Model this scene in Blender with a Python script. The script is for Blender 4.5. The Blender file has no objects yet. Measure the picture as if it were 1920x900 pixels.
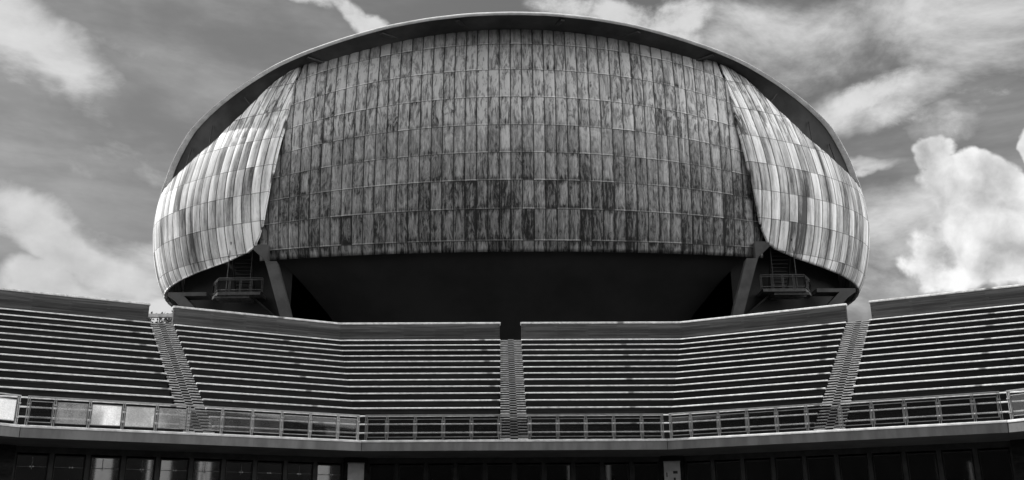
import bpy, bmesh, math, random
import numpy as np
from mathutils import Vector, Matrix
random.seed(7)
C = bpy.context.scene.collection
SC = bpy.context.scene
R = math.radians

# ------------------------------------------------------------ camera
F_PX, TH, YAW, ROLL = 1794.7, 0.306678, -0.000656, 0.006251
def cam_dir(x, y, z):                       # camera local (right, forward, up) -> world
    x, z = x*math.cos(ROLL)+z*math.sin(ROLL), -x*math.sin(ROLL)+z*math.cos(ROLL)
    y, z = y*math.cos(TH)-z*math.sin(TH), y*math.sin(TH)+z*math.cos(TH)
    x, y = x*math.cos(YAW)-y*math.sin(YAW), x*math.sin(YAW)+y*math.cos(YAW)
    return Vector((x, y, z))
cd = bpy.data.cameras.new('camera')
cam = bpy.data.objects.new('camera', cd); C.objects.link(cam)
ax, ay, az = cam_dir(1, 0, 0), cam_dir(0, 0, 1), -cam_dir(0, 1, 0)
cam.matrix_world = Matrix(((ax.x, ay.x, az.x, 0), (ax.y, ay.y, az.y, 0), (ax.z, ay.z, az.z, 0), (0, 0, 0, 1)))
cd.sensor_width = 36; cd.lens = F_PX/1920*36; cd.clip_start = .1; cd.clip_end = 6000
SC.camera = cam

# ------------------------------------------------------------ view, sun, sky
SC.view_settings.view_transform = 'Standard'; SC.view_settings.look = 'None'
SC.view_settings.exposure = 0.4; SC.view_settings.gamma = 1.0
SUN_DIR = Vector((-0.66, 0.30, 0.69)).normalized()      # towards the sun
sd = bpy.data.lights.new('sun', 'SUN'); sd.energy = 5.0; sd.angle = R(.5); sd.color = (1, .995, .985)
sun = bpy.data.objects.new('sun', sd); C.objects.link(sun)
sun.rotation_euler = SUN_DIR.to_track_quat('Z', 'Y').to_euler()

W = bpy.data.worlds.new('World'); SC.world = W; W.use_nodes = True
wt = W.node_tree; wt.nodes.clear()
class NB:
    """small node builder"""
    def __init__(s, nt): s.nt = nt
    def n(s, typ, ins=None, **kw):
        nd = s.nt.nodes.new(typ)
        for k, v in kw.items(): setattr(nd, k, v)
        for k, v in (ins or {}).items():
            if hasattr(v, 'is_output'): s.nt.links.new(v, nd.inputs[k])
            else: nd.inputs[k].default_value = v
        return nd
    def m(s, op, a, b=0.0, c=None, clamp=False):
        ins = {0: a, 1: b}
        if c is not None: ins[2] = c
        return s.n('ShaderNodeMath', ins, operation=op, use_clamp=clamp).outputs[0]
    def vm(s, op, a, b=None, out=0):
        ins = {0: a}
        if b is not None: ins[1] = b
        return s.n('ShaderNodeVectorMath', ins, operation=op).outputs[out]
    def mr(s, v, a, b, c=0.0, d=1.0, smooth=True):
        return s.n('ShaderNodeMapRange', {0: v, 1: a, 2: b, 3: c, 4: d},
                   interpolation_type='SMOOTHSTEP' if smooth else 'LINEAR').outputs[0]
    def noise(s, vec, scale, detail=2., rough=.5, dist=0., out='Fac'):
        return s.n('ShaderNodeTexNoise', {'Vector': vec, 'Scale': scale, 'Detail': detail, 'Roughness': rough, 'Distortion': dist}).outputs[out]
    def mapping(s, vec, loc=(0,0,0), rot=(0,0,0), sc=(1,1,1), typ='POINT'):
        return s.n('ShaderNodeMapping', {'Vector': vec, 'Location': loc, 'Rotation': rot, 'Scale': sc}, vector_type=typ).outputs[0]
    def mix(s, f, a, b):
        nd = s.nt.nodes.new('ShaderNodeMix'); nd.data_type = 'FLOAT'
        for i, v in ((0, f), (2, a), (3, b)):
            if hasattr(v, 'is_output'): s.nt.links.new(v, nd.inputs[i])
            else: nd.inputs[i].default_value = v
        return nd.outputs[0]
w = NB(wt)
wd = w.n('ShaderNodeTexCoord').outputs['Generated']
sky = w.n('ShaderNodeTexSky', sky_type='NISHITA', sun_disc=False)
sky.sun_elevation = math.asin(SUN_DIR.z); sky.sun_rotation = math.atan2(SUN_DIR.x, SUN_DIR.y)
sky.air_density = 1.0; sky.dust_density = .6; sky.ozone_density = 2.
base = w.n('ShaderNodeRGBToBW', {0: sky.outputs[0]}).outputs[0]
base = w.m('MULTIPLY', w.m('POWER', base, .55), .84)
# direction warped a little so that cloud borders are ragged
wn = w.noise(wd, 5., 5., .6, out='Color')
wob = w.vm('SCALE', w.vm('SUBTRACT', wn, (.5, .5, .5)))
wob.node.inputs['Scale'].default_value = .085
dirw = w.vm('ADD', wd, wob)
wob2 = w.vm('SCALE', w.vm('SUBTRACT', w.noise(wd, 14., 4., .6, out='Color'), (.5, .5, .5))); wob2.node.inputs['Scale'].default_value = .02
def blob(px, py, rx, ry, ang=0, vec=None):
    """soft elliptical cloud region in the sky, centre and radii in degrees-like units"""
    c = cam_dir(px-960, F_PX, 450-py).normalized()
    q = w.vm('SUBTRACT', vec or dirw, tuple(c))
    # into a frame whose z is up and x is right, rotated by ang
    azi = math.atan2(c.x, c.y)
    q = w.mapping(q, rot=(0, 0, azi))
    q = w.mapping(q, rot=(0, R(-ang), 0))
    k = F_PX*1.05
    q = w.mapping(q, sc=(k/rx, 1.0, k/ry))
    return w.vm('LENGTH', q, out='Value')
def fld(bl, vec=None):
    acc = None
    for b in bl:
        amp = b[5] if len(b) > 5 else 1.
        v = w.mr(blob(*b[:5], vec=vec), 1.45, .25, 0., amp)
        acc = v if acc is None else w.m('MAXIMUM', acc, v)
    return acc
# high, wispy layer
hv = w.mapping(wd, rot=(0, R(-10), 0), sc=(1.5, 1.5, 4.6))
hw = w.noise(hv, 2.0, 6., .58, .25)
hw2 = w.noise(w.mapping(wd, loc=(3, 1, 4), rot=(0, R(8), 0), sc=(2, 2, 8)), 3.0, 5., .6, .3)
high = w.m('ADD', w.m('MULTIPLY', hw, .7), w.m('MULTIPLY', hw2, .3))
soft = fld([(30, 40, 160, 90, 25, 1.), (110, 100, 170, 70, 32, 1.), (200, 150, 90, 30, 25, .7), (1650, 50, 420, 85, -8, .82), (1880, 30, 260, 120, 0, .85), (1420, 70, 170, 80, 0, .75),
            (300, 140, 170, 26, 15, .62), (1650, 200, 210, 60, -12, .9), (1760, 235, 100, 50, 0, .8), (1620, 320, 90, 18, 0, .8),
            (1720, 440, 200, 110, 0, .72), (190, 330, 170, 45, 0, .5), (110, 290, 120, 30, 0, .35), (250, 560, 260, 80, 0, .9), (1660, 560, 260, 60, 0, .75),
            (80, 430, 210, 70, 12, .95), (200, 480, 160, 70, 8, .9)])
sn = w.noise(w.mapping(wd, rot=(0, R(-8), 0), sc=(1, 1, 1.9)), 7., 7., .62, .25)
softm = w.mr(w.m('ADD', soft, w.m('MULTIPLY', w.m('SUBTRACT', sn, .5), 1.7)), .28, 1.12)
highv = w.m('MAXIMUM', w.m('MULTIPLY', softm, .92), w.mr(high, .40, .70, 0., .42))
# cumulus layer: billows = noise + two sizes of rounded cells
def billow(vec):
    v1 = w.n('ShaderNodeTexVoronoi', {'Vector': vec, 'Scale': 17., 'Detail': 1.5, 'Roughness': .5}, feature='F1').outputs['Distance']
    n1 = w.noise(vec, 9., 6., .62, .1)
    return w.m('ADD', w.m('MULTIPLY', w.m('SUBTRACT', .45, v1), .55), w.m('MULTIPLY', w.m('SUBTRACT', n1, .5), 1.25))
bl0 = billow(w.vm('ADD', wd, wob2))
bl1 = billow(w.vm('ADD', w.vm('ADD', wd, wob2), (-.010, -.004, .014)))
puff = fld([(1752, 300, 42, 44, 0, 1.), (1790, 350, 75, 60, 0, 1.), (1745, 440, 70, 75, 0, .9), (1855, 345, 60, 55, 0, 1.), (1900, 420, 130, 90, 0, 1.), (1835, 410, 110, 80, 0, 1.1),
            (1925, 275, 34, 46, 0, 1.), (1820, 480, 150, 70, 0, .9),
            ])
cum = w.m('ADD', puff, bl0)
cmask = w.mr(cum, .20, .42)
puffl = fld([(50, 440, 150, 70, 15, .95), (160, 500, 130, 60, 15, .95), (240, 530, 80, 45, 10, .9), (30, 530, 150, 60, 0, .9)])
lmask = w.mr(w.m('ADD', puffl, w.m('MULTIPLY', bl0, .9)), .30, .66, 0., .8)
diff = w.m('MULTIPLY', w.m('SUBTRACT', bl0, bl1), 1.0)
bw_ = w.noise(wd, 6., 4., .5, .1)
shade = w.m('ADD', diff, w.m('ADD', w.mr(cum, .25, 1.5, .74, .56), w.m('MULTIPLY', w.m('SUBTRACT', bw_, .5), .5)))
shade = w.m('MAXIMUM', w.m('MINIMUM', shade, .90), .30)
# torn, thin bright cloud
torn = fld([(590, -12, 80, 22, 15, 1.), (640, 8, 70, 20, 32, 1.), (662, 28, 60, 20, 38, .95), (700, 48, 60, 16, 14, .8), (560, -10, 60, 16, 10, .8),
            (1060, 10, 100, 26, 5, .85), (1170, 30, 110, 36, 12, .95), (1270, 34, 90, 44, -10, .9), (1240, 66, 110, 30, 15, .85),
            (1620, 185, 120, 34, -14, .9), (1690, 215, 110, 34, 8, .85), (1780, 230, 50, 40, 50, .8), (1570, 225, 80, 30, -10, .7), (1620, 322, 60, 12, 0, .8), (1850, 165, 60, 26, 20, .55),
            (1820, 165, 60, 12, 0, .5), (298, 585, 34, 26, 0, 1.5)], w.vm('ADD', wd, wob2))
tn = w.noise(w.mapping(wd, sc=(1, 1, 1.5)), 13., 8., .66, .1)
tornm = w.mr(w.m('ADD', torn, w.m('MULTIPLY', w.m('SUBTRACT', tn, .5), 1.9)), .42, 1.02)
clear = w.m('MULTIPLY', base, 1.0)
highlum = w.m('ADD', 2.5, w.m('MULTIPLY', sn, 5.0))
lay1 = w.mix(w.m('MINIMUM', highv, .93), clear, highlum)
lay1 = w.mix(w.m('MULTIPLY', tornm, .85), lay1, w.m('ADD', 4.0, w.m('MULTIPLY', tn, 3.0)))
lay1 = w.mix(lmask, lay1, w.m('ADD', 4.6, w.m('ADD', w.m('MULTIPLY', diff, 2.6), w.m('MULTIPLY', sn, .8))))
lay2 = w.mix(cmask, lay1, w.m('MULTIPLY', shade, 8.4))
# bright patches added out of view, right and left, to light the side shells
def fill_bank(v, a, b_, lum):
    d = w.vm('DOT_PRODUCT', wd, tuple(Vector(v).normalized()), out='Value')
    return w.m('MULTIPLY', w.mr(w.m('ADD', d, w.m('MULTIPLY', w.m('SUBTRACT', hw, .5), .5)), a, b_), lum)
lay2 = w.m('ADD', lay2, w.m('ADD', fill_bank((1, -.25, .3), .45, .95, 17.), fill_bank((-1, -.15, .35), .5, .95, 9.)))
bg = w.n('ShaderNodeBackground', {0: lay2, 1: .1})
wo = w.n('ShaderNodeOutputWorld', {0: bg.outputs[0]})

# ------------------------------------------------------------ materials
MATS = {}
def newmat(name):
    m = bpy.data.materials.new(name); m.use_nodes = True; m.node_tree.nodes.clear()
    MATS[name] = m
    return m, NB(m.node_tree)
def finish(b, col, rough=.8, metal=0., spec=.5, bump=None, bstr=.3, bdist=.01):
    ins = {'Base Color': col, 'Roughness': rough, 'Metallic': metal, 'Specular IOR Level': spec}
    if bump is not None:
        ins['Normal'] = b.n('ShaderNodeBump', {'Strength': bstr, 'Distance': bdist, 'Height': bump}).outputs[0]
    p = b.n('ShaderNodeBsdfPrincipled', ins)
    b.n('ShaderNodeOutputMaterial', {0: p.outputs[0]})
    return p
def grey(b, v):
    return b.n('ShaderNodeCombineColor', {0: v, 1: v, 2: v}).outputs[0]
def simple(name, lo, hi, scale=3., rough=.8, metal=0., spec=.2, bstr=.2, detail=6., sc=(1,1,1)):
    m, b = newmat(name)
    o = b.n('ShaderNodeTexCoord').outputs['Object']
    v = b.noise(b.mapping(o, sc=sc), scale, detail, .62)
    c = grey(b, b.mr(v, .3, .7, lo, hi))
    f = b.noise(o, scale*9, 3., .6)
    finish(b, c, rough, metal, spec, f, bstr)
    return m
def travertine():
    m, b = newmat('travertine')
    uv = b.n('ShaderNodeUVMap').outputs[0]; sx = b.n('ShaderNodeSeparateXYZ', {0: uv})
    o = b.n('ShaderNodeTexCoord').outputs['Object']
    u = b.m('DIVIDE', b.m('ADD', sx.outputs[0], b.m('MULTIPLY', b.m('FLOOR', b.m('MULTIPLY', sx.outputs[1], 1.1)), .77)), 1.55)
    fu = b.m('FLOOR', u); cu = b.m('SUBTRACT', u, fu)
    cell = b.n('ShaderNodeCombineXYZ', {0: fu, 1: b.m('FLOOR', b.m('MULTIPLY', sx.outputs[1], 1.1))})
    r = b.n('ShaderNodeTexWhiteNoise', {'Vector': cell.outputs[0]}, noise_dimensions='2D').outputs['Value']
    n1 = b.noise(o, 4., 7., .65); n2 = b.noise(b.mapping(uv, sc=(.5, 5.1, 1)), 1., 4., .6)
    v = b.m('ADD', b.mr(n1, .3, .7, .38, .68), b.m('ADD', b.m('MULTIPLY', b.m('SUBTRACT', r, .5), .14), b.m('MULTIPLY', b.m('SUBTRACT', n2, .5), .35)))
    stain = b.mr(b.noise(b.mapping(uv, sc=(1.4, 7.3, 1)), 1., 8., .7), .58, .70, 1., .7)
    j = b.mr(b.m('MINIMUM', cu, b.m('SUBTRACT', 1., cu)), .004, .012, .3, 1.)
    finish(b, grey(b, b.m('MULTIPLY', b.m('MAXIMUM', v, .1), b.m('MULTIPLY', stain, j))), .8, 0, .2, b.noise(o, 30., 4., .6), .3)
    return m
TRAV = travertine()
TRAV_S = simple('step_travertine', .22, .42, 5., .8)
TRAV_D = simple('worn_travertine', .17, .28, 5., .8)
EDGE = simple('pale_concrete_edge', .42, .66, 2.5, .8)
CONC = simple('concrete', .13, .21, 1.6, .85, sc=(1, 1, .25))
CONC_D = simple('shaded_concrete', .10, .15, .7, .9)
STEEL = simple('galvanised_steel', .22, .34, 4., .42, .7)
STEEL_D = simple('painted_steel', .05, .09, 4., .5, .3)
DARKST = simple('dark_steel_frame', .02, .035, 3., .5, .4)
RENDER = simple('dark_render', .022, .034, .35, .9)
STRUT = simple('strut_concrete', .07, .11, .8, .85)
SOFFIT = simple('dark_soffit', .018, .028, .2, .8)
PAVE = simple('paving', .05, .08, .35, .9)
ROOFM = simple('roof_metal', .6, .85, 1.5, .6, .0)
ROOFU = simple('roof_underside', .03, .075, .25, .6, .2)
BARK = simple('bark', .06, .12, 6., .9)
LEAF = simple('foliage', .05, .11, 3., .8)
INT = simple('lobby_wall', .02, .035, .5, .9)
CURT = simple('pale_curtain', .35, .5, 2., .9, sc=(12, 12, .5))
PAPER = simple('notice_paper', .38, .5, 3., .8)
INK = simple('printed_ink', .03, .05, 3., .8)
WHITEW = simple('reflector_white', .8, .9, 1., .8)

def brick(name='brick', k0=1.):
    m, b = newmat(name)
    uv = b.n('ShaderNodeUVMap').outputs[0]
    br = b.n('ShaderNodeTexBrick', {'Vector': uv, 'Color1': (.022, .022, .022, 1), 'Color2': (.045, .045, .045, 1), 'Mortar': (.035, .035, .035, 1),
             'Scale': 1.0, 'Mortar Size': .006, 'Mortar Smooth': .2, 'Bias': -.1, 'Brick Width': .26, 'Row Height': .066})
    br.offset = .5
    big = b.noise(b.mapping(uv, sc=(.35, 1.6, 1)), 1., 6., .6)
    sp = b.noise(uv, 9., 6., .7)
    k = b.m('MULTIPLY', b.mr(big, .3, .72, .55, 1.35), b.mr(sp, .3, .75, .7, 1.3))
    c = b.m('MULTIPLY', b.n('ShaderNodeRGBToBW', {0: br.outputs[0]}).outputs[0], k)
    # a few pale efflorescence flecks
    spv = .12
    fl = b.mr(b.noise(b.mapping(uv, sc=(1, 2.4, 1)), 2.3, 10., .75), .68, .74, 0., .09)
    finish(b, grey(b, b.m('MULTIPLY', b.m('ADD', c, fl), k0)), .9, spec=.1, bump=br.outputs[1], bstr=-.4, bdist=.008)
    return m
BRICK = brick('brick', .55)
BRICK_W = brick('parapet_brick', 2.3)

def cladding(name, side):
    """weathered lead sheets: uv.x counts columns, uv.y counts courses"""
    m, b = newmat(name)
    uv = b.n('ShaderNodeUVMap').outputs[0]
    s = b.n('ShaderNodeSeparateXYZ', {0: uv})
    U, V = s.outputs[0], s.outputs[1]
    fu, fv = b.m('FLOOR', U), b.m('FLOOR', V)
    cu, cv = b.m('SUBTRACT', U, fu), b.m('SUBTRACT', V, fv)
    cell = b.n('ShaderNodeCombineXYZ', {0: fu, 1: fv, 2: 3.1 if side else 7.7})
    wn = b.n('ShaderNodeTexWhiteNoise', {'Vector': cell.outputs[0]}, noise_dimensions='3D')
    r1 = wn.outputs['Value']; rc = b.n('ShaderNodeSeparateColor', {0: wn.outputs['Color']})
    colr = b.n('ShaderNodeTexWhiteNoise', {'W': fu}, noise_dimensions='1D').outputs['Value']
    # every sheet gets its own patch of texture
    off = b.vm('SCALE', wn.outputs['Color']); off.node.inputs['Scale'].default_value = 9.
    uvo = b.vm('ADD', uv, off)
    streak = b.noise(b.mapping(uvo, sc=(5.5, .9, 1)), 1., 8., .62, .35)
    fine = b.noise(b.mapping(uvo, sc=(16, 3.0, 1)), 1., 6., .65, .3)
    swirl = b.noise(b.mapping(uvo, sc=(1.7, 1.5, 1)), 1., 8., .66, 2.2)
    large = b.noise(b.mapping(uv, sc=(.085, .26, 1)), 1., 3., .5)
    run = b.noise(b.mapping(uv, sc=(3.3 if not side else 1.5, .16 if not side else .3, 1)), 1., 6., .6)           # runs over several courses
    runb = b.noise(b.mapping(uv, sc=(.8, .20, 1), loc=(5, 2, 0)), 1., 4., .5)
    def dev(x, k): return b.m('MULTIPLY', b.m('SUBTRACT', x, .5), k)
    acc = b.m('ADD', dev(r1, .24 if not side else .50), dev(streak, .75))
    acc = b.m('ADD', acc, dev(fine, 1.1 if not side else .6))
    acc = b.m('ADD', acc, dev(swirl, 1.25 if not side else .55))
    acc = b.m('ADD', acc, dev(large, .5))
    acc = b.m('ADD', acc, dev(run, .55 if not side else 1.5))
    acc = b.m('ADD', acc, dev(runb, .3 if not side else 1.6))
    duv = b.m('MINIMUM', cu, b.m('SUBTRACT', 1.0, cu)); dvv = b.m('MINIMUM', cv, b.m('SUBTRACT', 1.0, cv))
    sharp = b.mr(b.noise(b.mapping(uvo, sc=(1.9, 1.1, 1)), 1., 7., .66, 1.4), .44, .56, -.5, .5)
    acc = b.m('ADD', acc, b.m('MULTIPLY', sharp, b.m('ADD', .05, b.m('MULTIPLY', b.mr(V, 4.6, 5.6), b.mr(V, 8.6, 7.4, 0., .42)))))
    if not side:
        # a pale bloom towards the middle of many sheets, darker margins
        heart = b.m('MULTIPLY', b.mr(b.m('ADD', duv, dev(fine, .2)), .04, .30), b.mr(b.m('ADD', dvv, dev(swirl, .25)), .02, .22))
        acc = b.m('ADD', acc, b.m('MULTIPLY', b.m('SUBTRACT', heart, .45), b.m('ADD', .0, b.m('MULTIPLY', b.m('POWER', rc.outputs[2], 2.), .34))))
        # palest bloom under the eaves, plus light on the leaning top put into colour
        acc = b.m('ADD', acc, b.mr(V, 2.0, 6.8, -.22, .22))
        cre = b.m('MULTIPLY', b.m('GREATER_THAN', b.m('MULTIPLY', r1, b.mr(large, .35, .6)), .42), b.mr(swirl, .40, .62, 0., .34))
        acc = b.m('ADD', acc, b.m('MULTIPLY', cre, b.mr(V, 4., 5.6)))
        # two long white runs
        for uc, v0, v1, wd_ in ((15.42, 4.1, 8.6, .06), (-15.4, 6.5, 8.6, .18)):
            g = b.m('MULTIPLY', b.mr(b.m('ABSOLUTE', b.m('SUBTRACT', b.m('ADD', U, dev(run, .12)), uc)), wd_, wd_*.35), b.m('MULTIPLY', b.mr(V, v0-.2, v0+.3), b.mr(V, v1+.3, v1)))
            acc = b.m('ADD', acc, b.m('MULTIPLY', g, .55))
        val = b.mr(acc, -.40, .54, .016, .52, smooth=False)
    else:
        val = b.mr(acc, -.50, .40, .07, .97, smooth=False)  # same lead painted paler here: the side shells' brighter light is in the colour
    # grime along the standing seams and at the foot of each sheet, light lip on the cross welts
    du = b.m('MINIMUM', cu, b.m('SUBTRACT', 1.0, cu))
    grime = b.mr(b.m('ADD', du, dev(fine, .10)), .015, .10, .66 if not side else .6, 1.0)
    line = b.mr(du, .028, .065, .22, 1.0)
    lip = b.mr(b.m('ABSOLUTE', b.m('SUBTRACT', cu, .055)), .014, .03, .09, 0.)
    lip = b.m('MULTIPLY', lip, b.m('MULTIPLY', r1, rc.outputs[1]))
    dv = b.m('MINIMUM', cv, b.m('SUBTRACT', 1.0, cv))
    hl = b.mr(b.m('ABSOLUTE', b.m('SUBTRACT', cv, .018)), .014, .028, .20 if not side else .08, 0.)
    hd = b.mr(b.m('ABSOLUTE', b.m('SUBTRACT', cv, .985)), .010, .020, .45, 1.0)
    foot = b.mr(cv, .02, .12, .93, 1.)
    v2 = b.m('MULTIPLY', b.m('MULTIPLY', val, grime), b.m('MULTIPLY', line, b.m('MULTIPLY', hd, foot)))
    v2 = b.m('ADD', v2, b.m('ADD', b.m('MULTIPLY', hl, rc.outputs[0]), lip))
    h = b.m('ADD', b.m('MULTIPLY', swirl, .35), b.m('ADD', b.m('MULTIPLY', fine, .2), b.mr(du, .0, .05, 1.2, 0.)))
    rough = b.mr(swirl, .3, .7, .50, .68) if not side else b.mr(swirl, .3, .7, .62, .8)
    finish(b, grey(b, v2), rough, .50 if not side else .10, .4, h, .5, .03)
    return m
CLAD = cladding('weathered_lead_front_shaded', False)
CLAD_S = cladding('weathered_lead_side_lit', True)

def glass(name, tint, mirror, dust_glare):
    m, b = newmat(name)
    o = b.n('ShaderNodeTexCoord').outputs['Object']
    tr = b.n('ShaderNodeBsdfTransparent', {0: (tint, tint, tint, 1)})
    gl = b.n('ShaderNodeBsdfGlossy', {'Color': (.9, .9, .9, 1), 'Roughness': .03})
    lw = b.n('ShaderNodeFresnel', {'IOR': 1.5}).outputs[0]
    mx = b.n('ShaderNodeMixShader', {0: b.m('ADD', b.m('MULTIPLY', lw, 1.), mirror, clamp=True), 1: tr.outputs[0], 2: gl.outputs[0]})
    out = mx.outputs[0]
    if dust_glare > 0:
        d1 = b.noise(o, 26., 8., .8); d2 = b.noise(b.mapping(o, sc=(1, 1, .6)), 1.3, 3., .5)
        fac = b.m('MULTIPLY', b.mr(d1, .35, .65, .6, 1.0), b.m('MULTIPLY', b.mr(d2, .3, .7, .6, 1.25), dust_glare), clamp=True)
        df = b.n('ShaderNodeBsdfDiffuse', {'Color': (.7, .7, .7, 1)}); tl = b.n('ShaderNodeBsdfTranslucent', {'Color': (.97, .97, .97, 1)})
        dd = b.n('ShaderNodeMixShader', {0: .75, 1: df.outputs[0], 2: tl.outputs[0]})
        out = b.n('ShaderNodeMixShader', {0: fac, 1: out, 2: dd.outputs[0]}).outputs[0]
    b.n('ShaderNodeOutputMaterial', {0: out})
    return m
GL_CLEAR = glass('rail_glass_clear', .62, .0, .004)
GL_HAZE = glass('rail_glass_hazy', .66, .03, .05)
GL_DUST = glass('rail_glass_dusty', .62, .08, .30)
GL_WHITE = glass('rail_glass_glare', .3, .25, .95)  # speckled film plus glare: the bright reflection is put into its white
GL_DOOR = glass('door_glass', .30, .02, .0)
GL_DOORL = glass('door_glass_bright', .30, .16, .0)

# ------------------------------------------------------------ helpers
def tag(o, label=None, cat=None, group=None, kind=None):
    if label: o['label'] = label
    if cat: o['category'] = cat
    if group: o['group'] = group
    if kind: o['kind'] = kind
    return o
def empty(name, loc=(0, 0, 0), label=None, cat=None, group=None):
    o = bpy.data.objects.new(name, None); C.objects.link(o); o.location = loc; o.empty_display_size = .3
    return tag(o, label, cat, group)
def put(name, verts, faces, mat, parent=None, uvs=None, smooth=False):
    """mesh in world coordinates; re-based on the parent's location"""
    me = bpy.data.meshes.new(name)
    off = Vector(parent_loc(parent)) if parent else Vector((0, 0, 0))
    me.from_pydata([tuple(Vector(v)-off) for v in verts], [], faces)
    me.materials.append(mat)
    if uvs is not None:
        l = me.uv_layers.new(name='UVMap')
        i = 0
        for p in me.polygons:
            for k in range(p.loop_total):
                l.data[p.loop_start+k].uv = uvs[i]; i += 1
    if smooth: me.polygons.foreach_set('use_smooth', [True]*len(me.polygons))
    me.update()
    o = bpy.data.objects.new(name, me); C.objects.link(o)
    if parent: o.parent = parent
    return o
def parent_loc(p):
    v = Vector((0, 0, 0))
    while p is not None: v += p.location; p = p.parent
    return v
class MB:
    def __init__(s): s.v = []; s.f = []
    def add(s, vs, fs):
        k = len(s.v); s.v += [Vector(v) for v in vs]; s.f += [tuple(i+k for i in f) for f in fs]
    def hexa(s, p):        # 8 points: bottom 4 ccw, top 4 ccw
        s.add(p, [(3,2,1,0),(4,5,6,7),(0,1,5,4),(1,2,6,5),(2,3,7,6),(3,0,4,7)])
    def box(s, a, b):
        x0,y0,z0 = a; x1,y1,z1 = b
        s.hexa([(x0,y0,z0),(x1,y0,z0),(x1,y1,z0),(x0,y1,z0),(x0,y0,z1),(x1,y0,z1),(x1,y1,z1),(x0,y1,z1)])
    def bar(s, p, q, w_, h_, up=(0,0,1)):
        p, q = Vector(p), Vector(q); d = (q-p).normalized(); u = Vector(up)
        if abs(d.dot(u)) > .98: u = Vector((0,1,0))
        a = d.cross(u).normalized()*w_/2; c = a.cross(d).normalized()*h_/2
        s.hexa([p-a-c, p+a-c, q+a-c, q-a-c, p-a+c, p+a+c, q+a+c, q-a+c])
    def tube(s, p, q, r, r2=None, n=8):
        p, q = Vector(p), Vector(q); d = (q-p).normalized(); u = Vector((0,0,1)) if abs(d.z) < .95 else Vector((0,1,0))
        a = d.cross(u).normalized(); c = a.cross(d); r2 = r if r2 is None else r2
        vs = [p+(a*math.cos(t)+c*math.sin(t))*r for t in [2*math.pi*i/n for i in range(n)]]
        vs += [q+(a*math.cos(t)+c*math.sin(t))*r2 for t in [2*math.pi*i/n for i in range(n)]]
        s.add(vs, [(i, (i+1) % n, n+(i+1) % n, n+i) for i in range(n)]+[tuple(range(n))[::-1], tuple(range(n, 2*n))])
    def build(s, name, mat, parent=None, smooth=False):
        return put(name, s.v, s.f, mat, parent, smooth=smooth)
def prism(name, prof, s0, s1, T, mat, parent, uvbrick=False, m0=0., m1=0.):
    """profile [(r,z)] swept along side coordinate s0..s1; m = mitre: ds per unit r"""
    n = len(prof)
    vs = [T(r, s0+m0*r, z) for r, z in prof]+[T(r, s1+m1*r, z) for r, z in prof]
    fs = [(i, (i+1) % n, n+(i+1) % n, n+i) for i in range(n)]+[tuple(range(n))[::-1], tuple(range(n, 2*n))]
    if not uvbrick:
        q0 = prof[0][0]; uvs = []
        for i in range(n): uvs += [(s0, q0), (s0, q0), (s1, q0), (s1, q0)]
        uvs += [(s0, q0)]*(2*n)
    else:
        L = [0.]
        for i in range(n):
            a, b_ = prof[i], prof[(i+1) % n]; L.append(L[-1]+math.hypot(a[0]-b_[0], a[1]-b_[1]))
        uvs = []
        for i in range(n):
            uvs += [(s0, prof[0][1]+L[i]), (s0, prof[0][1]+L[i+1]), (s1, prof[0][1]+L[i+1]), (s1, prof[0][1]+L[i])]
        for k in range(2): uvs += [(prof[i][0], prof[i][1]) for i in (reversed(range(n)) if k == 0 else range(n))]
    return put(name, vs, fs, mat, parent, uvs)

# ------------------------------------------------------------ the theatre's polygon
CX, CY, PSI, AL = 0.3894, 15.3363, -0.01127, 0.484713
R0, ZF, GW, TT, HH, Z0 = 26.719, 4.2338, 1.4714, 0.92339, 0.491398, 0.541795
AW, ZC = 0.663, 12.93
NR = 15
TA = math.tan(AL/2)
def TF(k):
    a = PSI+k*AL; nx, ny = math.sin(a), math.cos(a); tx, ty = math.cos(a), -math.sin(a)
    return lambda r, s, z: Vector((CX+nx*r+tx*s, CY+ny*r+ty*s, z))
GZ = -1.6                                            # paving of the stage level
ZFL = ZF-.02                                         # floor of the gallery
RB = R0+GW                                           # foot of the benches
RTOP = RB+14*TT
RW = RB+14*TT+1.0153                                 # face of the back wall
PLZ = RB and (ZF+Z0+14*HH)                           # top of the highest bench

# ground
g = MB(); g.add([(-600, -300, GZ), (600, -300, GZ), (600, 900, GZ), (-600, 900, GZ)], [(0, 1, 2, 3)])
tag(g.build('ground', PAVE), kind='structure')
# upper plaza behind the theatre on which the hall stands
pz = MB(); inner = []; outer = []
for k in range(-2, 3):
    T = TF(k)
    for s_ in (-1, 1):
        rr = RW+.7
        inner.append(T(rr, s_*rr*TA, 0)); outer.append(T(190, s_*190*TA, 0))
n = len(inner)
ZP = PLZ-.06
for i in range(n-1):
    a, b_, c, d = inner[i], inner[i+1], outer[i+1], outer[i]
    if (b_-a).length < .01 and (c-d).length < .01: continue
    pz.hexa([(v.x, v.y, ZP-.6) for v in (a, b_, c, d)]+[(v.x, v.y, ZP) for v in (a, b_, c, d)])
tag(pz.build('upper_plaza', PAVE), kind='structure')

SIDE_WORDS = {-2: 'far left', -1: 'left', 0: 'central', 1: 'right', 2: 'far right'}
def bench_profile(n_):
    """stone slab with a rounded nose: top at zt, front at r"""
    r = RB+n_*TT; zt = ZF+Z0+n_*HH; th = .075
    arc = [(r+.065-.065*math.cos(t), zt-.066+.066*math.sin(t)) for t in [R(a) for a in (0, 18, 36, 54, 72, 90)]]
    return [(r+.012, zt-th)]+arc+[(r+.55, zt), (r+.55, zt-th)]
def riser_profile(n_):
    r = RB+n_*TT+.05; zt = ZF+Z0+n_*HH-.077; zb = ZFL if n_ == 0 else ZF+Z0+(n_-1)*HH-.02
    return [(r, zb), (r, zt), (r+TT+.04, zt), (r+TT+.04, zb)]

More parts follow.
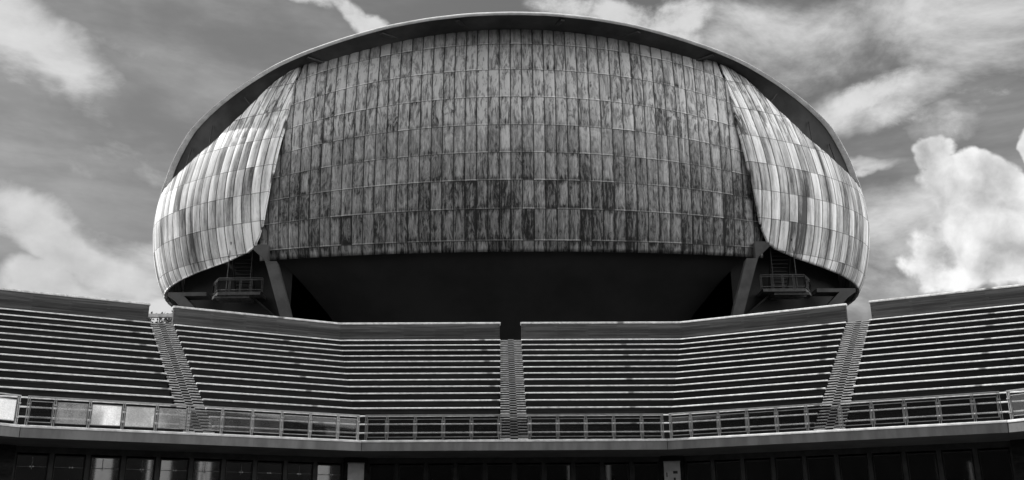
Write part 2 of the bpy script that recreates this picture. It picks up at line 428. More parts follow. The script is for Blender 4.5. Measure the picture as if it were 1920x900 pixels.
def block(k, half):
    """half a side of the theatre: from the aisle to the corner"""
    T = TF(k)
    if half > 0: s0, s1, m0, m1 = AW, 0, 0, TA
    else: s0, s1, m0, m1 = 0, -AW, -TA, 0
    place = {(-2, 1): 'far left, cut by the left edge beyond the first rail gap', (-1, -1): 'left edge, between rail gap and the left stair', (-1, 1): 'between the left stair and the left corner crease',
             (0, -1): 'facing straight on, left of the central stair', (0, 1): 'facing straight on, right of the central stair',
             (1, -1): 'between the right corner crease and the right stair', (1, 1): 'right edge, beyond the right stair', (2, -1): 'far right, cut by the right edge past the last rail gap'}[(k, half)]
    root = empty('seating_block', T(RB, (s0+s1)/2, ZFL), 'bench rows, '+place, 'seating block', 'blocks of stepped benches around the theatre')
    for n_ in range(NR):
        ov = .04
        a0 = s0-(ov if half > 0 else 0); a1 = s1+(ov if half < 0 else 0)
        prism('bench_slab', bench_profile(n_), a0, a1, T, TRAV, root, m0=m0, m1=m1)
        prism('brick_riser', riser_profile(n_), s0, s1, T, BRICK, root, True, m0, m1)
    # expansion joint at the corner crease
    # back wall with a stone coping
    wl = prism('back_wall', [(RW, PLZ-.14-.3), (RW, ZC-.13), (RW+.36, ZC-.13), (RW+.36, PLZ-.44)], s0, s1, T, BRICK_W, root, True, m0, m1)
    a0 = s0-(.05 if half > 0 else 0); a1 = s1+(.05 if half < 0 else 0)
    rad = .10
    arc = [(RW-.05+rad-rad*math.cos(t), ZC-rad+rad*math.sin(t)) for t in [R(a) for a in (0, 30, 60, 90)]]
    prism('coping', [(RW-.04, ZC-.128)]+arc+[(RW+.42, ZC), (RW+.42, ZC-.128)], a0, a1, T, TRAV, wl, m0=m0, m1=m1)
    # slab of paving behind the top bench
    prism('back_ledge', [(RTOP+.552, PLZ-.3), (RTOP+.552, PLZ-.003), (RW-.002, PLZ-.003), (RW-.002, PLZ-.3)], s0, s1, T, TRAV, root, m0=m0, m1=m1)
for k, h in ((-2, 1), (-1, -1), (-1, 1), (0, -1), (0, 1), (1, -1), (1, 1), (2, -1)): block(k, h)

# aisle stairs: three treads to a bench row, a middle strip half a step out
def stair(k):
    T = TF(k)
    lab = {-1: 'steep stone aisle stair on the left side of the theatre', 0: 'steep stone aisle stair in the middle, below the dark doorway', 1: 'steep stone aisle stair on the right side of the theatre'}[k]
    root = empty('aisle_stair', T(RB, 0, ZFL), lab, 'stair', 'aisle stairs between the bench blocks')
    nst = 45; dt = TT/3; dh = HH/3
    w_ = AW-.045; mw = .17
    rnd = random.Random(k+5)
    for i in range(nst):
        z = ZF+Z0-HH+ (i+1)*dh; r = RB-TT*.35+i*dt
        th = .055
        def pr(r, z):
            rad = .035
            arc = [(r+rad-rad*math.cos(t), z-rad+rad*math.sin(t)) for t in [R(a) for a in (0, 40, 90)]]
            return [(r, z-th)]+arc+[(r+dt+.02, z), (r+dt+.02, z-th)]
        j = rnd.uniform(-.012, .012)
        prism('step', pr(r+j, z), -w_, -mw-.004, T, TRAV_S, root); prism('step', pr(r+rnd.uniform(-.012, .012), z), mw+.004, w_, T, TRAV_S, root)
        z2 = z+dh*.5; r2 = r+dt*.5
        prism('half_step', pr(r2, z2), -mw, mw, T, TRAV_D, root)
    # brick body under the treads
    prof = [(RB-TT*.35+.03, ZFL-.1)]+[(RB-TT*.35+.03, ZF+Z0-HH+dh-.08), (RB-TT*.35+nst*dt+.03, ZF+Z0-HH+nst*dh-.08), (RB-TT*.35+nst*dt+.3, ZFL-.1)]
    prism('stair_body', prof, -w_, w_, T, BRICK, root, True)
    r = RB-TT*.35+nst*dt
    prism('landing_slab', [(r, PLZ-.10), (r, PLZ-.0), (RW+.9, PLZ-.0), (RW+.9, PLZ-.10)], -w_, w_, T, TRAV, root)
for k in (-1, 0, 1): stair(k)

# gallery: concrete slab carried round the theatre, with fascia and pale curb
gal = empty('gallery_slab', TF(0)(R0, 0, ZFL), 'curved grey concrete balcony slab with pale curb running the whole width below the rail', 'balcony')
gap = .012
for k in range(-2, 3):
    T = TF(k)
    prism('fascia', [(R0, ZF-.42), (R0, ZF-.062), (R0+.3, ZF-.062), (R0+.3, ZF-.42)], gap, -gap, T, CONC, gal, m0=-TA, m1=TA)
    rad = .085
    arc = [(R0-.025+rad-rad*math.cos(t), ZF+.045-rad+rad*math.sin(t)) for t in [R(a) for a in (0, 30, 60, 90)]]
    prism('curb', [(R0-.025, ZF-.06)]+arc+[(R0+.24, ZF+.045), (R0+.24, ZF-.06)], gap, -gap, T, EDGE, gal, m0=-TA, m1=TA)
    prism('deck', [(R0+.31, ZFL-.35), (R0+.31, ZFL), (RB+.3, ZFL), (RB+.3, ZFL-.35)], 0, 0, T, CONC, gal, m0=-TA, m1=TA)
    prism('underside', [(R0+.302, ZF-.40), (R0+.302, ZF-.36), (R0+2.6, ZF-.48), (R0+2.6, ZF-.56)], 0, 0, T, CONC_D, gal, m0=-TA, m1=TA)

# railing runs, one to each side of the polygon
HS = R0*TA
def rail(k):
    T = TF(k)
    lab = {-2: 'steel railing run cut by the left edge with a pane milky with painted glare', -1: 'left steel and glass railing run, several panes milky, some white with painted glare', 0: 'central steel railing run with clear panes, facing straight on',
           1: 'right steel railing run with clear panes, climbing to the right', 2: 'steel railing run cut by the right edge'}[k]
    root = empty('railing', T(R0+.06, 0, ZF+.04), lab, 'railing', 'railing runs along the gallery edge')
    end = HS-.16
    ps = [-end]+[.66+1.22*i for i in range(-5, 0)]+[.66+1.22*i for i in range(0, 5)]+[end]
    ps = [-end]+[-.66-1.22*i for i in range(4, -1, -1)]+[.66+1.22*i for i in range(0, 5)]+[end]
    r = R0+.08
    for s_ in ps:
        m_ = MB()
        for ds in (-.032, .032):
            m_.hexa([T(r-.03, s_+ds-.014, ZF+.046), T(r-.03, s_+ds+.014, ZF+.046), T(r+.05, s_+ds+.014, ZF+.046), T(r+.05, s_+ds-.014, ZF+.046),
                     T(r-.03, s_+ds-.014, ZF+1.07), T(r-.03, s_+ds+.014, ZF+1.07), T(r+.05, s_+ds+.014, ZF+1.07), T(r+.05, s_+ds-.014, ZF+1.07)])
        p = m_.build('post', STEEL, root)
        for zz in (.30, .82):
            c = MB(); c.bar(T(r-.045, s_-.06, ZF+zz), T(r-.045, s_+.06, ZF+zz), .05, .05); c.build('clamp', STEEL, p)
    prism('top_rail', [(r-.04, ZF+1.075), (r-.04, ZF+1.115), (r-.02, ZF+1.13), (r+.06, ZF+1.13), (r+.06, ZF+1.075)], -end-.05, end+.05, T, STEEL, root)
    for i in range(len(ps)-1):
        a, b_ = ps[i]+.075, ps[i+1]-.075; z0, z1 = ZF+.17, ZF+.93
        if k == -1: gm = [GL_HAZE, GL_DUST, GL_WHITE, GL_WHITE, GL_DUST, GL_HAZE, GL_HAZE, GL_HAZE, GL_CLEAR, GL_CLEAR, GL_CLEAR][i]
        elif k == -2: gm = GL_WHITE if i > 8 else GL_DUST
        else: gm = GL_CLEAR
        if k == -1 and i == 0: gm = GL_CLEAR
        fr = MB(); t = .022
        for (sa, za, sb, zb) in ((a, z0, b_, z0), (a, z1, b_, z1), (a, z0-t/2, a, z1+t/2), (b_, z0-t/2, b_, z1+t/2)):
            fr.bar(T(r-.005, sa, za), T(r-.005, sb, zb), t, .028)
        f = fr.build('pane_frame', STEEL, root)
        gp = MB(); gp.hexa([T(r, a, z0), T(r, b_, z0), T(r+.012, b_, z0), T(r+.012, a, z0), T(r, a, z1), T(r, b_, z1), T(r+.012, b_, z1), T(r+.012, a, z1)])
        gp.build('glass_pane', gm, f)
for k in range(-2, 3): rail(k)

# glazed lobby front under the gallery
RG = R0+2.3
def facade(k):
    T = TF(k)
    lab = {-2: 'dark glazed lobby front at the left edge below the balcony', -1: 'dark glazed lobby doors on the left with pale reflections', 0: 'unlit glazed lobby front in the centre under the balcony',
           1: 'black glazed lobby front on the right with faint reflections', 2: 'glazed lobby front at the far right edge below the balcony'}[k]
    root = empty('lobby_front', T(RG, 0, GZ), lab, 'glass front', 'glazed fronts under the gallery')
    hs = RG*TA-.55; zh = 3.46
    hd = MB(); hd.hexa([T(RG-.06, -hs, zh), T(RG-.06, hs, zh), T(RG+.14, hs, zh), T(RG+.14, -hs, zh), T(RG-.06, -hs, ZF-.42), T(RG-.06, hs, ZF-.42), T(RG+.14, hs, ZF-.42), T(RG+.14, -hs, ZF-.42)])
    hd.build('head_beam', DARKST, root)
    nb = 10; ww = 2*hs/nb
    for i in range(nb+1):
        m_ = MB(); s_ = -hs+i*ww
        m_.hexa([T(RG-.08, s_-.09, GZ), T(RG-.08, s_+.09, GZ), T(RG+.16, s_+.09, GZ), T(RG+.16, s_-.09, GZ), T(RG-.08, s_-.09, zh), T(RG-.08, s_+.09, zh), T(RG+.16, s_+.09, zh), T(RG+.16, s_-.09, zh)])
        m_.build('mullion', DARKST, root)
    for i in range(nb):
        a = -hs+i*ww+.092; b_ = a+ww-.184
        f = MB()
        for (sa, za, sb, zb) in ((a+.03, zh-.10, b_-.03, zh-.10), (a+.03, GZ+.05, b_-.03, GZ+.05), (a+.03, GZ+.02, a+.03, zh-.05), (b_-.03, GZ+.02, b_-.03, zh-.05)):
            f.bar(T(RG, sa, za), T(RG, sb, zb), .045, .045)
        fo = f.build('door_leaf', DARKST, root)
        g_ = MB(); z0, z1 = GZ+.07, zh-.12
        g_.hexa([T(RG, a+.05, z0), T(RG, b_-.05, z0), T(RG+.014, b_-.05, z0), T(RG+.014, a+.05, z0), T(RG, a+.05, z1), T(RG, b_-.05, z1), T(RG+.014, b_-.05, z1), T(RG+.014, a+.05, z1)])
        g_.build('door_pane', GL_DOORL if k < 0 else GL_DOOR, fo)
        if k < 0:
            c = MB(); zz = zh-.52
            c.tube(T(RG-.05, a+.05, zz), T(RG-.05, b_-.05, zz), .011, n=6)
            sm = (a+b_)/2+.1*math.sin(i*2.3)
            if i % 3 != 1: c.tube(T(RG-.05, sm, zz-.1), T(RG-.05, sm, zh-.15), .009, n=6)
            for dz in (-.05, .05): c.tube(T(RG-.09, sm+dz, zz), T(RG-.03, sm+dz, zz), .03, n=8)
            c.build('tension_rod', STEEL, fo)
    # lobby behind
    bk = MB(); bk.hexa([T(RG+5, -hs-1.5, GZ), T(RG+5, hs+1.5, GZ), T(RG+5.2, hs+1.5, GZ), T(RG+5.2, -hs-1.5, GZ), T(RG+5, -hs-1.5, ZF-.5), T(RG+5, hs+1.5, ZF-.5), T(RG+5.2, hs+1.5, ZF-.5), T(RG+5.2, -hs-1.5, ZF-.5)])
    bk.build('lobby_wall', INT, root)
    rf = MB(); rf.hexa([T(RG+.15, -hs-.9, ZF-.55), T(RG+.15, hs+.9, ZF-.55), T(RG+5, hs+1.9, ZF-.55), T(RG+5, -hs-1.9, ZF-.55), T(RG+.15, -hs-.9, ZF-.45), T(RG+.15, hs+.9, ZF-.45), T(RG+5, hs+1.9, ZF-.45), T(RG+5, -hs-1.9, ZF-.45)])
    rf.build('lobby_ceiling', INT, root)
for k in range(-2, 3): facade(k)

# brick piers at the polygon corners, with a board on each
def pier(k, lab):
    T = TF(k); rr = RG-.35
    loc = T(rr, rr*TA, GZ)
    T2 = lambda dx, dy, z: None
    a = PSI+(k+.5)*AL
    root = empty('brick_pier', loc, lab, 'pier', 'brick piers at the corners of the lobby front')
    nx, ny, tx, ty = math.sin(a), math.cos(a), math.cos(a), -math.sin(a)
    TL = lambda r, s, z: Vector((loc.x+nx*r+tx*s, loc.y+ny*r+ty*s, z))
    prism('pier_shaft', [(0, GZ), (0, ZF-.5), (.9, ZF-.5), (.9, GZ)], -.50, .50, TL, BRICK, root, True)
    return root, TL
p1, T1 = pier(-1, 'brick pier left of centre under the balcony, carrying a pale panel')
p2, T2 = pier(0, 'brick pier right of centre under the balcony, carrying a pale notice board')
p0, _ = pier(-2, 'brick pier at the far left corner under the balcony'); p3, _ = pier(1, 'brick pier at the far right corner under the balcony')
def board(TL, name, lab, cat, notices):
    root = empty(name, TL(-.03, .0, 2.2), lab, cat)
    fr = MB()
    z0, z1, w_ = .6, 3.42, .36
    fr.hexa([TL(-.05, -w_, z0), TL(-.05, w_, z0), TL(-.004, w_, z0), TL(-.004, -w_, z0), TL(-.05, -w_, z1), TL(-.05, w_, z1), TL(-.004, w_, z1), TL(-.004, -w_, z1)])
    fr.build('panel', PAPER, root)
    cp = MB(); cp.bar(TL(-.03, -w_-.02, z1+.03), TL(-.03, w_+.02, z1+.03), .06, .05); cp.build('cap_strip', STEEL, root)
    if notices:
        for (sx, z, w2, h2, m_) in ((.14, 2.98, .20, .12, INK), (.10, 2.68, .09, .14, INK), (-.24, 2.88, .05, .20, INK), (.14, 2.2, .3, .2, INK)):
            q = MB(); q.hexa([TL(-.056, sx-w2/2, z-h2/2), TL(-.056, sx+w2/2, z-h2/2), TL(-.052, sx+w2/2, z-h2/2), TL(-.052, sx-w2/2, z-h2/2),
                              TL(-.056, sx-w2/2, z+h2/2), TL(-.056, sx+w2/2, z+h2/2), TL(-.052, sx+w2/2, z+h2/2), TL(-.052, sx-w2/2, z+h2/2)])
            q.build('notice', m_, root)
board(T1, 'wall_panel', 'plain pale panel fixed to the brick pier left of centre', 'panel', False)
board(T2, 'notice_board', 'pale board with small dark notices on the brick pier right of centre', 'notice board', True)

# curtains just inside the central glass
for i, (s_, w_, lab) in enumerate(((2.75, .50, 'grey lobby curtain behind glass right of the central stair'), (3.72, .46, 'narrower grey lobby curtain just right of its twin, behind glass'), (6.1, .4, None), (-2.6, .5, 'dim grey lobby curtain behind glass left of the central stair'))):
    if lab is None: continue
    T = TF(0); m_ = MB(); nf = 16
    vs = []
    for j in range(nf+1):
        s2 = s_-w_/2+w_*j/nf; dr = .05*math.sin(j*1.6)
        vs += [T(RG+.5+dr, s2, GZ), T(RG+.5+dr, s2, 3.3), T(RG+.53+dr, s2, GZ), T(RG+.53+dr, s2, 3.3)]
    fs = []
    for j in range(nf):
        a = j*4; fs += [(a, a+4, a+5, a+1), (a+2, a+3, a+7, a+6), (a+1, a+5, a+7, a+3)]
    m_.add(vs, fs); o = m_.build('curtain', CURT); tag(o, lab, 'curtain')

# ------------------------------------------------------------ concert hall
YC, BBK = 82.0, 40.0
def smooth_tab(xs, ys):
    gx = np.arange(5, 50, .05); v = np.interp(gx, xs, ys); kk = np.hanning(61); kk /= kk.sum()
    return gx, np.convolve(np.pad(v, 30, mode='edge'), kk, 'valid')
gA = smooth_tab([10,16,19.2,20.3,21.6,23.7,26.2,28.2,30.6,34,38,42,46], [22,27,29.3,30.3,30.9,31.45,31.8,31.7,31.2,30.0,28.0,25.0,21])
gR = smooth_tab([10,16,20,22,24,28,32,36,40,44], [5,2.2,.9,.35,0,0,.35,1.1,2.4,4.4])
def hall(phi, z, off=0., front=False):
    a = float(np.interp(z, *gA))-.8 if not front else 31.8*(1+.0017*(z-21)); c = math.cos(phi)
    b_ = 14.0-float(np.interp(z, *gR))+off if c >= 0 else BBK*a/31.8+off
    if -.25 < c < .25:                      # blend so that the flank has no crease
        pass
    return Vector(((a+off)*math.sin(phi), YC-b_*c, z))
# plan arc length, in columns of 0.87 m
_ph = np.linspace(0, math.pi, 1801); _x = 31.8*np.sin(_ph); _y = -np.where(np.cos(_ph) >= 0, 14., 40.)*np.cos(_ph)
_s = np.concatenate([[0], np.cumsum(np.hypot(np.diff(_x), np.diff(_y)))])/.87
def ucol(phi): return math.copysign(float(np.interp(abs(phi), _ph, _s)), phi)
ZCO = [19.3, 21.64, 24.03, 26.34, 28.64, 31.06, 33.63, 36.31, 39.12, 42.0]
def vco(z): return float(np.interp(z, ZCO, range(len(ZCO))))
def pillow(u, amp): 
    c = u-math.floor(u); return amp*(math.sin(math.pi*c)**.6)
hallroot = empty('concert_hall', (0, YC, ZP), 'giant beetle shaped concert hall clad in weathered lead sheets, rising behind the seating', 'concert hall')
def grid(name, P, UV, nu, nv, mat, parent, thick=0.16, inner=None):
    """P(i,j) outer point; makes a thick sheet"""
    vs = []; uvp = []
    for j in range(nv+1):
        for i in range(nu+1): vs.append(P(i, j)); uvp.append(UV(i, j))
    N = len(vs)
    # normals by finite differences
    arr = np.array([tuple(v) for v in vs]).reshape(nv+1, nu+1, 3)
    du = np.gradient(arr, axis=1); dv = np.gradient(arr, axis=0); nn = np.cross(du, dv); nn /= (np.linalg.norm(nn, axis=2, keepdims=True)+1e-9)
    ctr = np.array([0, YC, 28.]); sgn = np.sign(((arr-ctr)*nn).sum(axis=2).mean()); nn *= sgn
    back = (arr-nn*thick).reshape(-1, 3)
    vs += [Vector(b) for b in back]; 
    fs = []; uvs = []
    I = lambda i, j: j*(nu+1)+i
    for j in range(nv):
        for i in range(nu):
            q = (I(i, j), I(i+1, j), I(i+1, j+1), I(i, j+1))
            if sgn < 0: q = q[::-1]
            fs.append(q); uvs += [uvp[a] for a in q]
            q2 = tuple(a+N for a in q[::-1]); fs.append(q2); uvs += [uvp[a-N] for a in q2]
    def rim(a, b_):
        q = (a, a+N, b_+N, b_); fs.append(q); uvs.extend([uvp[a], uvp[a], uvp[b_], uvp[b_]])
    for i in range(nu): rim(I(i, 0), I(i+1, 0)); rim(I(i+1, nv), I(i, nv))
    for j in range(nv): rim(I(0, j+1), I(0, j)); rim(I(nu, j), I(nu, j+1))
    return put(name, vs, fs, mat, parent, uvs, smooth=True)

# front shell
PM = R(38.0); NU, NV = 420, 72
def zdrop(z, phi): 
    t = max(0., (z-21.)/20.3); return 3.0*t**1.2*(abs(phi)/R(32))**2-.2*(1-t)*(abs(phi)/R(38))**2
def pm(zc): return R(float(np.interp(zc, [20, 34, 37, 38, 39.5, 42], [38.0, 38.0, 34.9, 33.6, 32.3, 31.2])))
def fP(i, j):
    zc = 20.83+(41.33-20.83)*j/NV; phi = pm(zc)*(2*i/NU-1); z = zc-zdrop(zc, phi)
    return hall(phi, z, pillow(ucol(phi), .05)-.02, True)
def fUV(i, j):
    zc = 20.83+(41.33-20.83)*j/NV; phi = pm(zc)*(2*i/NU-1)
    return (ucol(phi), vco(zc))
grid('front_shell', fP, fUV, NU, NV, CLAD, hallroot, .25)

# side shells
inz = [21.95, 22.8, 23.9, 25.9, 28.35, 31.3, 34.1, 38.35]; inp = [40.4, 38.8, 37.8, 36.75, 36.2, 36.2, 36.8, 39.1]
lop = [40.4, 41.8, 47, 51.5, 58.5, 65.8, 73.4, 84.5, 92, 120, 180]; loz = [21.95, 21.66, 21.2, 21.0, 20.77, 20.57, 20.43, 20.25, 20.0, 20.4, 21]
tpp = [39.1, 43.8, 48, 53.6, 61.7, 70, 84, 100, 180]; tpz = [38.4, 36.85, 34.25, 32.0, 30.4, 29.5, 28.8, 28.2, 27.8]
def smz(xs, ys, x0, x1):
    gx = np.linspace(x0, x1, 800); v = np.interp(gx, xs, ys); kk = np.hanning(25); kk /= kk.sum()
    return gx, np.convolve(np.pad(v, 12, mode='edge'), kk, 'valid')
IN = smz(inz, inp, 20, 40); 
def side_cols(phi0):
    wgt = max(0., 1-(phi0-36.2)/22)**1.5
    zl = 21.5; zh = 37.
    for _ in range(14):
        pa = phi0+(float(np.interp(zl, *IN))-36.2)*wgt; zl = .5*zl+.5*float(np.interp(pa, lop, loz))
        pb = phi0+(float(np.interp(zh, *IN))-36.2)*wgt; zh = .5*zh+.5*float(np.interp(pb, tpp, tpz))
    return wgt, zl, zh
NS, NVS = 520, 70
PH = [36.2+(x**1.15)*132 for x in np.linspace(0, 1, NS+1)]
SCOL = [side_cols(p) for p in PH]
zl_ = np.array([c[1] for c in SCOL]); zh_ = np.array([c[2] for c in SCOL])
kk = np.hanning(9); kk /= kk.sum()
zl_ = np.convolve(np.pad(zl_, 4, mode='edge'), kk, 'valid'); zh_ = np.convolve(np.pad(zh_, 4, mode='edge'), kk, 'valid')
for sg in (-1, 1):
    def sa(i, j):
        wg = SCOL[i][0]; z = zl_[i]+(zh_[i]-zl_[i])*j/NVS
        return sg*R(PH[i]+(float(np.interp(z, *IN))-36.2)*wg), float(z)
    cache = {}
    def sP(i, j):
        ph, z = sa(i, j); u = ucol(ph)
        return hall(ph, z, .8+pillow(u, .05)-.025)
    def sUV(i, j):
        ph, z = sa(i, j); return (ucol(ph), vco(z))
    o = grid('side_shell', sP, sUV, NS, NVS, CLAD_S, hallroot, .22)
    o['label'] = ('left' if sg < 0 else 'right')+' overlapping side shell, streaked, and painted paler for its brighter light'

# roof plate: thin bright edge, dark underside
rp = [0, 5.8, 12.2, 18.5, 25.4, 32.7, 38.4, 45, 52.7, 60.5, 65, 69.7, 72.5, 80, 92, 110, 140, 180]
rz = [40.82, 40.76, 40.5, 40.08, 39.38, 38.56, 37.8, 36.66, 35.27, 33.8, 32.5, 31.2, 30.2, 29.4, 29.2, 29.3, 30, 31]
RT = (np.linspace(0, 180, 721), None); _v = np.interp(RT[0], rp, rz); kk = np.hanning(21); kk /= kk.sum(); RT = (RT[0], np.convolve(np.pad(_v, 10, mode='reflect'), kk, 'valid'))
def rpt(phi, sc, dz):
    c = math.cos(phi); b_ = 14. if c >= 0 else BBK
    return Vector((31.5*math.sin(phi)*sc, YC-b_*c*sc, float(np.interp(abs(math.degrees(phi)), *RT))+dz))
NP = 360
vs = []; rings = []
def dome(sc): return (1-sc)**1.0*2.6
spec = [(.985, -.15, 0), (1.0, -.13, 0), (1.002, -.10, 0), (.996, .04, 0), (.984, .16, 0), (.968, .20, 0), (.93, .0, 1), (.8, 0, 1), (.6, 0, 1), (.35, 0, 1)]
for sc, dz, dm in spec:
    ring = []
    for i in range(NP):
        ph = -math.pi+2*math.pi*i/NP; p = rpt(ph, sc, dz)
        if dm: p.z = (p.z-34)*1.0+34+dome(sc)*(1.0+.10*(41-p.z)) if False else p.z*(sc**.5)+43.2*(1-sc**.5)
        ring.append(len(vs)); vs.append(p)
    rings.append(ring)
fs = []
for a, b_ in zip(rings[:-1], rings[1:]):
    for i in range(NP): j = (i+1) % NP; fs.append((a[i], a[j], b_[j], b_[i]))
vs.append(Vector((0, YC+8, 43.6))); c_ = len(vs)-1
for i in range(NP): fs.append((rings[-1][i], rings[-1][(i+1) % NP], c_))
roof = put('roof', vs, fs, ROOFM, hallroot, smooth=True)
# underside of the overhang
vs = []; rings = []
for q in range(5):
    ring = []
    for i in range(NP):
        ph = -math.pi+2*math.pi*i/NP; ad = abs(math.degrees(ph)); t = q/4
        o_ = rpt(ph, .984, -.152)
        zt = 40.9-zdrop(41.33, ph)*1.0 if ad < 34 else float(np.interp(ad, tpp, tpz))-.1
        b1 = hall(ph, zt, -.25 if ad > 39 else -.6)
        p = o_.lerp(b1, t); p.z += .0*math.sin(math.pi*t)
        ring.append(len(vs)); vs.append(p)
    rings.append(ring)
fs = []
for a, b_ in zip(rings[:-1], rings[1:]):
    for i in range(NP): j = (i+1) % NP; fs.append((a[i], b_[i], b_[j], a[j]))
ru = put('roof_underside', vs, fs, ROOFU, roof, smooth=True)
# short stays between shell and roof
for ad in (8, 20, 33, 47, 55, 62, -8, -20, -33, -47, -55, -62):
    ph = R(ad); zt = 41.2-zdrop(41.33, ph) if abs(ad) < 37.5 else float(np.interp(abs(ad), tpp, tpz))-.1
    b1 = hall(ph, zt, -.1 if abs(ad) < 38 else .7); t1 = rpt(ph, .975, -.35)
    m_ = MB()
    if abs(ad) < 40: m_.bar(b1, t1, .35, .12)
    else: m_.tube(b1, t1.lerp(b1, .25), .05, n=6)
    m_.build('roof_stay', ROOFU, hallroot)

# inner body: sloping soffit under the front shell, upright wall behind the side shells
def ringmesh(name, rows, mat, p0, p1, n=80):
    vs = []; fs = []
    for (z, off) in rows:
        for i in range(n+1):
            ph = R(p0+(p1-p0)*i/n); vs.append(hall(ph, z, 0)-Vector((math.sin(ph), -math.cos(ph), 0))*off)
    for j in range(len(rows)-1):
        for i in range(n): a = j*(n+1)+i; fs.append((a, a+1, a+n+2, a+n+1))
    return put(name, vs, fs, mat, hallroot, smooth=True)
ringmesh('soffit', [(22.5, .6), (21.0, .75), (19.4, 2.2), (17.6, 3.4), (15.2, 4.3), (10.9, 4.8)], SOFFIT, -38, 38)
for sg in (-1, 1):
    vs = []; fs = []; n = 120
    zs = [10.9, 20, 29.5]
    for z in zs:
        for i in range(n+1):
            ph = sg*R(37+143*i/n); c = math.cos(ph); vs.append(Vector((28.7*math.sin(ph), YC-(11.6 if c >= 0 else 37)*c, z)))
    for j in range(2):
        for i in range(n): a = j*(n+1)+i; fs.append((a, a+1, a+n+2, a+n+1))
    put('inner_wall', vs, fs, RENDER, hallroot, smooth=True)
# concrete struts
for sg in (-1, 1):
    m_ = MB(); X = lambda x: sg*x
    up = (0, -1, .2)
    def quad(pts, y0, y1):      # outline [(x,z)] in a vertical slab between two depths
        k = len(pts); vs_ = [(sg*x, y0+(21-z)*.12, z) for x, z in pts]+[(sg*x, y1+(21-z)*.12, z) for x, z in pts]
        m_.add(vs_, [tuple(range(k)), tuple(range(k, 2*k))[::-1]]+[(i, (i+1) % k, k+(i+1) % k, k+i) for i in range(k)])
    quad([(19.95, 21.75), (19.55, 22.05), (18.75, 22.05), (18.75, 20.75), (18.05, 20.75), (16.1, 14.2), (15.0, 10.9), (15.9, 10.9), (16.9, 14.2), (18.75, 20.2), (19.0, 20.9)], 70.5, 71.4)
    m_.build('strut', STRUT, hallroot)
    b_ = MB(); m_ = b_
    k_ = 0
    def quad2(pts, y0, y1):
        k = len(pts); vs_ = [(sg*x, y0, z) for x, z in pts]+[(sg*x, y1, z) for x, z in pts]
        b_.add(vs_, [tuple(range(k)), tuple(range(k, 2*k))[::-1]]+[(i, (i+1) % k, k+(i+1) % k, k+i) for i in range(k)])
    quad2([(27.5, 18.98), (27.5, 19.28), (24.4, 19.28), (24.4, 18.98), (26.2, 18.98), (24.2, 17.0), (25.4, 17.0), (26.9, 18.6)], 74.2, 75.6)
    b_.build('bracket', STRUT, hallroot)
    # hanging escape stair
    st = bpy.data.objects.new('escape_stair', None); C.objects.link(st); st.parent = hallroot; st.location = Vector((sg*21.5, 72.5, 18.5))-hallroot.location
    st['label'] = ('left' if sg < 0 else 'right')+' steel escape stair hanging below the side shell'
    pl = [(19.4, 71.6), (22.7, 71.6), (23.6, 73.2), (23.6, 74.0), (19.4, 74.0)]
    ld = MB(); z0, z1 = 18.38, 18.62
    k = len(pl); ld.add([(sg*x, y, z0) for x, y in pl]+[(sg*x, y, z1) for x, y in pl], [tuple(range(k)), tuple(range(k, 2*k))[::-1]]+[(i, (i+1) % k, k+(i+1) % k, k+i) for i in range(k)])
    for yy in (71.9, 72.6, 73.3): ld.bar((sg*20.3, yy, 18.28), (sg*23., yy, 18.28), .12, .2)
    ld.build('landing', STEEL_D, st)
    rl = MB()
    path = [(19.3, 71.65), (22.68, 71.65), (23.55, 73.2), (23.55, 74.0)]
    for (xa, ya), (xb, yb) in zip(path[:-1], path[1:]):
        for zz in (18.78, 19.58, 19.72): rl.tube((sg*xa, ya, zz), (sg*xb, yb, zz), .045, n=6)
        L = math.hypot(xb-xa, yb-ya); nn_ = max(1, round(L/.95))
        for i in range(nn_+1):
            t = i/nn_
            for dd in (-.05, .05): 
                x = xa+(xb-xa)*t; y = ya+(yb-ya)*t
                rl.tube((sg*(x+dd), y, 18.6), (sg*(x+dd), y, 19.7), .032, n=6)
    rl.build('stair_railing', STEEL_D, st)
    hg = MB(); hg.tube((sg*22.1, 71.7, 18.6), (sg*22.1, 71.9, 22.6), .03, n=6); hg.tube((sg*20.3, 71.7, 18.6), (sg*20.3, 71.9, 22.6), .025, n=6); hg.build('hanger', STEEL_D, st)
    up_ = MB(); ns = 12
    for i in range(ns):
        z = 19.3+i*.27; y = 73.6-i*.16; x0 = 20.45; x1 = 21.85
        up_.hexa([(sg*x0, y, z-.05), (sg*x1, y, z-.05), (sg*x1, y+.28, z-.05), (sg*x0, y+.28, z-.05), (sg*x0, y, z), (sg*x1, y, z), (sg*x1, y+.28, z), (sg*x0, y+.28, z)])
    up_.build('flight', DARKST, st)
    sg_ = MB()
    for x in (20.4, 21.9): sg_.bar((sg*x, 73.7, 18.9), (sg*(x+.1), 71.7, 22.7), .06, .22)
    sg_.bar((sg*20.2, 73.0, 18.4), (sg*17.6, 73.2, 16.2), .9, .12)
    sg_.build('stringer', DARKST, st)

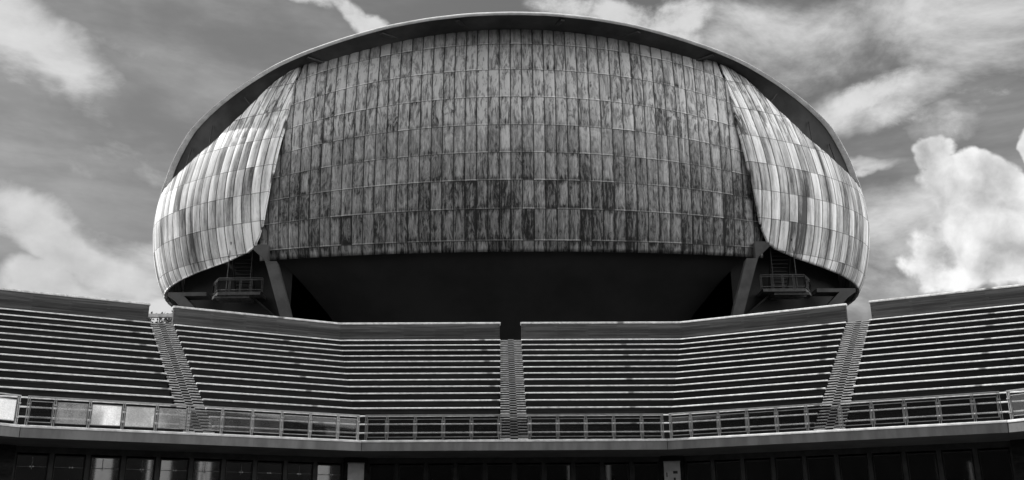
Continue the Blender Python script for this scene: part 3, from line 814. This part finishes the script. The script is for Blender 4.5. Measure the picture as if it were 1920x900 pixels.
# ------------------------------------------------------------ beyond the left gap
par = empty('terrace_parapet', (-26.3, 70, ZP), 'low terrace parapet with rail seen through the gap above the left stair', 'parapet')
m_ = MB(); m_.box((-34, 70.3, ZP), (-21.5, 70.55, 15.9)); m_.build('parapet_wall', CONC, par)
m_ = MB(); m_.box((-34, 70.2, 16.35), (-21.5, 70.6, 16.6)); m_.build('handrail', EDGE, par)
for i in range(9):
    m_ = MB(); x = -33.5+i*1.4; m_.box((x-.04, 70.36, 15.9), (x+.04, 70.46, 16.35)); m_.build('baluster', STEEL, par)
def tree(x, y, zb, h, lab, seed):
    rnd = random.Random(seed)
    root = empty('tree', (x, y, zb), lab, 'tree', 'trees beyond the terrace')
    t = MB(); top = (x+.3, y, zb+h*.6); t.tube((x, y, zb), top, .28, .14, 10)
    tips = []
    for i in range(9):
        a = rnd.uniform(0, 6.28); e = Vector((x+math.cos(a)*h*.22, y+math.sin(a)*h*.22, zb+h*rnd.uniform(.62, .92)))
        t.tube((x+.15, y, zb+h*rnd.uniform(.35, .6)), e, .1, .03, 6); tips.append(e)
    t.build('trunk', BARK, root)
    vs = []; fs = []
    for e in tips+[Vector(top)]:
        for c in range(34):
            cc = e+Vector((rnd.gauss(0, 1), rnd.gauss(0, 1), rnd.gauss(0, .7)))*h*.05
            for l in range(20):
                p = cc+Vector((rnd.gauss(0, 1), rnd.gauss(0, 1), rnd.gauss(0, 1)))*h*.028
                a = Vector((rnd.gauss(0, 1), rnd.gauss(0, 1), rnd.gauss(0, 1))).normalized()*.2; b2 = a.orthogonal().normalized()*.12
                k = len(vs); vs += [p-a, p+b2, p+a, p-b2]; fs.append((k, k+1, k+2, k+3))
    put('crown', vs, fs, LEAF, root)
tree(-36.6, 100, ZP, 12.4, 'distant tree top left in the gap above the left stair', 3)
tree(-33.2, 103, ZP, 13.2, 'distant tree top right in the gap above the left stair', 4)

# ------------------------------------------------------------ added across the stage, unseen, to be reflected in the glass
sb = empty('reflected_building', (0, -38, GZ), 'long dark building added out of view across the stage, to be reflected in the glass', 'building')
m_ = MB(); m_.box((-90, -52, GZ), (150, -38, 18)); m_.build('wall', RENDER, sb)
for x, w_, z1 in ((-29, .5, 9.5), (-25, .3, 9), (14, .4, 12), (35, 2.2, 17.5), (43.9, 2.3, 11.5), (42.7, .3, 17), (51.1, .4, 17), (51.9, .3, 17), (52.5, .5, 17), (74, 3, 17.5), (9, .3, 11)):  # white strips added out of view to put bright reflections in the glass
    m_ = MB(); m_.box((x, -37.99, GZ+.3), (x+w_, -37.8, z1)); m_.build('reflection_strip', WHITEW, sb)
